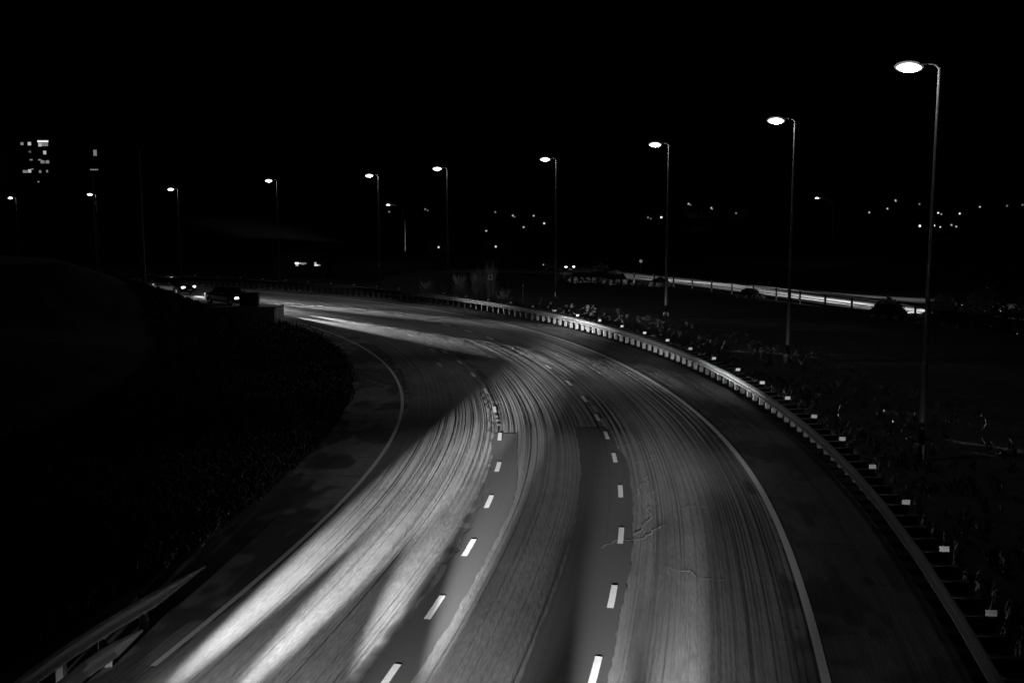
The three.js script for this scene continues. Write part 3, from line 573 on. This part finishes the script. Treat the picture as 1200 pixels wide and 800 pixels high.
{
  const x = -30.5, z = -152, y = groundH(x, z), g = thing('roadside_building', [x, y, z]); tag(g, 'low flat-roofed building with two groups of lit windows beyond the road', 'building');
  const yw = 7.82 - 68.3 * 152 / 1250 - y;
  mesh('wall', box(7.5, yw + 1.4, 5, 0.2, (yw + 1.4) / 2 - 0.5, -2.5), wallDark, g); mesh('roof', box(8, 0.25, 5.6, 0.2, yw + 1.05, -2.5), roofDark, g);
  for (const [px, py, w, h, k] of [[346.5, 307.6, 0.5, 0.22, 4], [346.8, 309.8, 0.4, 0.25, 2], [350.3, 307.8, 0.35, 0.2, 2], [353.8, 308.2, 0.4, 0.3, 1], [356.5, 307.8, 0.3, 0.2, 1], [368.5, 307.8, 0.3, 0.3, 2], [369.5, 310, 0.55, 0.2, 3], [373, 310, 0.3, 0.2, 1]]) windowOn(g, (px - 600) * 0.12 * 1.008 - x, 7.82 - (py - 240) * 152 / 1250 - y, 0.03, w, h, lit[k]);
}
{
  const g = thing('bollard_light', [16.3, -0.15, -135]); tag(g, 'small round bollard light just above the left end of the side road', 'bollard light');
  mesh('post', bar([0, -0.3, 0], [0, 0.75, 0], 0.06, 0.06, 10), M.dark, g); mesh('globe', new THREE.SphereGeometry(0.2, 16, 12).translate(0, 0.92, 0), glow(0.14, 0.3), g); mesh('cap', new THREE.CylinderGeometry(0.06, 0.12, 0.06, 12).translate(0, 1.14, 0), M.dark, g);
}
// houses on the far slopes: picked out by their lit windows
function house(px, py, Z, k, where, w2 = 0) {
  const x = (px - 600) / 1250 * Z * 1.0, yw = 7.82 + (240 - py) / 1250 * Z, y = Math.min(groundH(x, -Z), yw - 1.6), a = rr(5.5, 8), hgt = yw - y + 1.5;
  const g = thing('far_house', [x, y, -Z]); tag(g, where, 'house', 'houses on the far slopes');
  mesh('wall', box(a, hgt + 2, 6, 0.6, (hgt + 2) / 2 - 2, -3), wallDark, g);
  const s = new THREE.Shape([new THREE.Vector2(-a / 2 - 0.4, 0), new THREE.Vector2(a / 2 + 0.4, 0), new THREE.Vector2(0, 2)]);
  mesh('roof', new THREE.ExtrudeGeometry(s, { depth: 6.8, bevelEnabled: false }).translate(0.6, hgt, -6.4), roofDark, g);
  windowOn(g, 0, yw - y, 0.03, 0.65 * Z / 420, 0.65 * Z / 420, houseLit[k]);
  if (w2) windowOn(g, w2 * 2.2, yw - y - 0.5, 0.03, 0.5 * Z / 420, 0.5 * Z / 420, houseLit[Math.max(0, k - 1)]);
  windowOn(g, a / 2 - 0.6, yw - y + 0.1, 0.03, 0.8, 1, paneDark);
}
const spots = [[1016, 248.7, 430, 1, 'leftmost far house in the right-hand cluster'], [1028, 242, 470, 1, 'far house with one dim window, second in the right-hand cluster'], [1037, 244.3, 450, 1, 'far house with a dim low window, third in the right-hand cluster'], [1046, 234.8, 500, 1, 'highest far house left of the bright pair', 0.1], [1074, 239, 480, 0, 'far house with a very dim window above the bright pair'], [1075.7, 264.3, 340, 4, 'far house with the left bright window of the low pair'], [1092.3, 263.8, 340, 3, 'far house with the right bright window of the low pair', 0.9], [1096.3, 249.2, 430, 2, 'far house with two small windows above the bright pair', 0.6], [1112.6, 263.2, 350, 1, 'far house with a small window right of the bright pair'], [1118.2, 265, 350, 1, 'far house with a dim window, lowest on the right slope'], [1121.5, 250, 430, 2, 'far house with one clear window on the right slope'], [1144.5, 242.3, 460, 1, 'far house with a dim window left of the brightest far right one'], [1176, 241, 470, 0, 'far house with a very dim window at the right edge'], [1187.7, 235.3, 500, 4, 'far house with the brightest window near the right edge'], [1194, 240, 480, 0, 'last dim far house at the right edge'],
  [803, 234, 520, 0, 'dim far house at the top left of the middle cluster'], [805.5, 238.8, 500, 1, 'far house with one window left in the middle cluster', 0.4], [826, 239, 500, 2, 'far house with the brightest window of the middle cluster'], [832, 243.5, 480, 1, 'far house with a dim window, right in the middle cluster', 0.2], [861, 249.5, 450, 0, 'lone dim far house right of the middle cluster'], [758.5, 254.5, 420, 0, 'far house with a dim window left of a bright one', 0.5], [774, 254.3, 420, 3, 'far house with a bright window left of the second lamp'], 
  [570, 270, 320, 1, 'far house with a small window left of the small cluster over the trees'], [580.5, 248.3, 440, 0, 'dim far house high above the square sign'], [601, 252.3, 430, 1, 'far house with a dim window, middle of the cluster over the trees', 0.3], [613.6, 265.7, 340, 1, 'low far house in the cluster over the trees'], [625.3, 252.5, 430, 1, 'far house with one window under the fourth lamp'], [637.5, 261.3, 360, 2, 'far house with a clear window, rightmost under the fourth lamp'], [581, 288.3, 240, 2, 'low far house with one bright window above the square sign'], [514.2, 289, 240, 2, 'low far house with one bright window left of the bare trees'], [469, 244.8, 460, 1, 'far house with a small window right of the low curved lamp'], [499, 245, 460, 0, 'dim far house under the fifth lamp', 0.5], [457, 248, 450, 0, 'dim far house just below the low curved lamp']];
for (const [px, py, Z, k, w, w2] of spots) house(px, py, Z, k, w, w2 ?? 0);

// ------------------------------------------------------------ ground cover
{
  const blade = (() => { const parts = []; for (let k = 0; k < 9; k++) { const a = rr(0, 6.28), l = rr(0.1, 0.32), b = rr(0.03, 0.2), w = 0.012; const g = geoFrom([Math.cos(a + 1.57) * w, 0, Math.sin(a + 1.57) * w, -Math.cos(a + 1.57) * w, 0, -Math.sin(a + 1.57) * w, b * 0.4 * Math.cos(a), l * 0.7, b * 0.4 * Math.sin(a), b * Math.cos(a), l, b * Math.sin(a)], [0, 1, 2, 0, 2, 3]); g.translate(rr(-0.12, 0.12), 0, rr(-0.12, 0.12)); parts.push(g); } return mergeGeometries(parts); })();
  const spread = (name, label, n, place, geo, m) => {
    const im = new THREE.InstancedMesh(geo, m, n), q = new THREE.Quaternion(), e = new THREE.Euler(), mm = new THREE.Matrix4(); im.name = name; im.castShadow = im.receiveShadow = true;
    for (let k = 0; k < n; k++) { const [x, z, s] = place(); im.setMatrixAt(k, mm.compose(new THREE.Vector3(x, groundH(x, z) - 0.01, z), q.setFromEuler(e.set(0, rr(0, 6.28), 0)), new THREE.Vector3(s, s * rr(0.7, 1.4), s))); im.setColorAt(k, grey(rr(0.5, 1.4))); }
    scene.add(im); tag(im, label, 'vegetation', null, 'stuff');
  };
  spread('grass', 'rough dark grass on the verges and banks', 26000, () => { const s = rr(-16, 80); const left = rnd() < 0.95; const p = pt(s, left ? 16.6 + 9 * rnd() ** 2 : -0.5 - 7 * rnd() ** 1.5); return [p[0], p[2], rr(0.6, 1.5)]; }, blade, M.leaf);
  const tuft = leafCloud(26, () => { const a = rr(0, 6.28), r = 0.3 * Math.sqrt(rnd()); return [r * Math.cos(a), rr(0.02, 0.32), r * Math.sin(a)]; }, 0.9);
  spread('scrub', 'low leafy ground cover along the inner edge of the bend', 5200, () => { const s = rr(2, 62); const p = pt(s, 16.5 + 0.02 * s * rnd() + 3.2 * rnd() ** 1.6); return [p[0], p[2], rr(0.5, 1.5)]; }, tuft, M.leaf);
}

renderer.render(scene, camera);
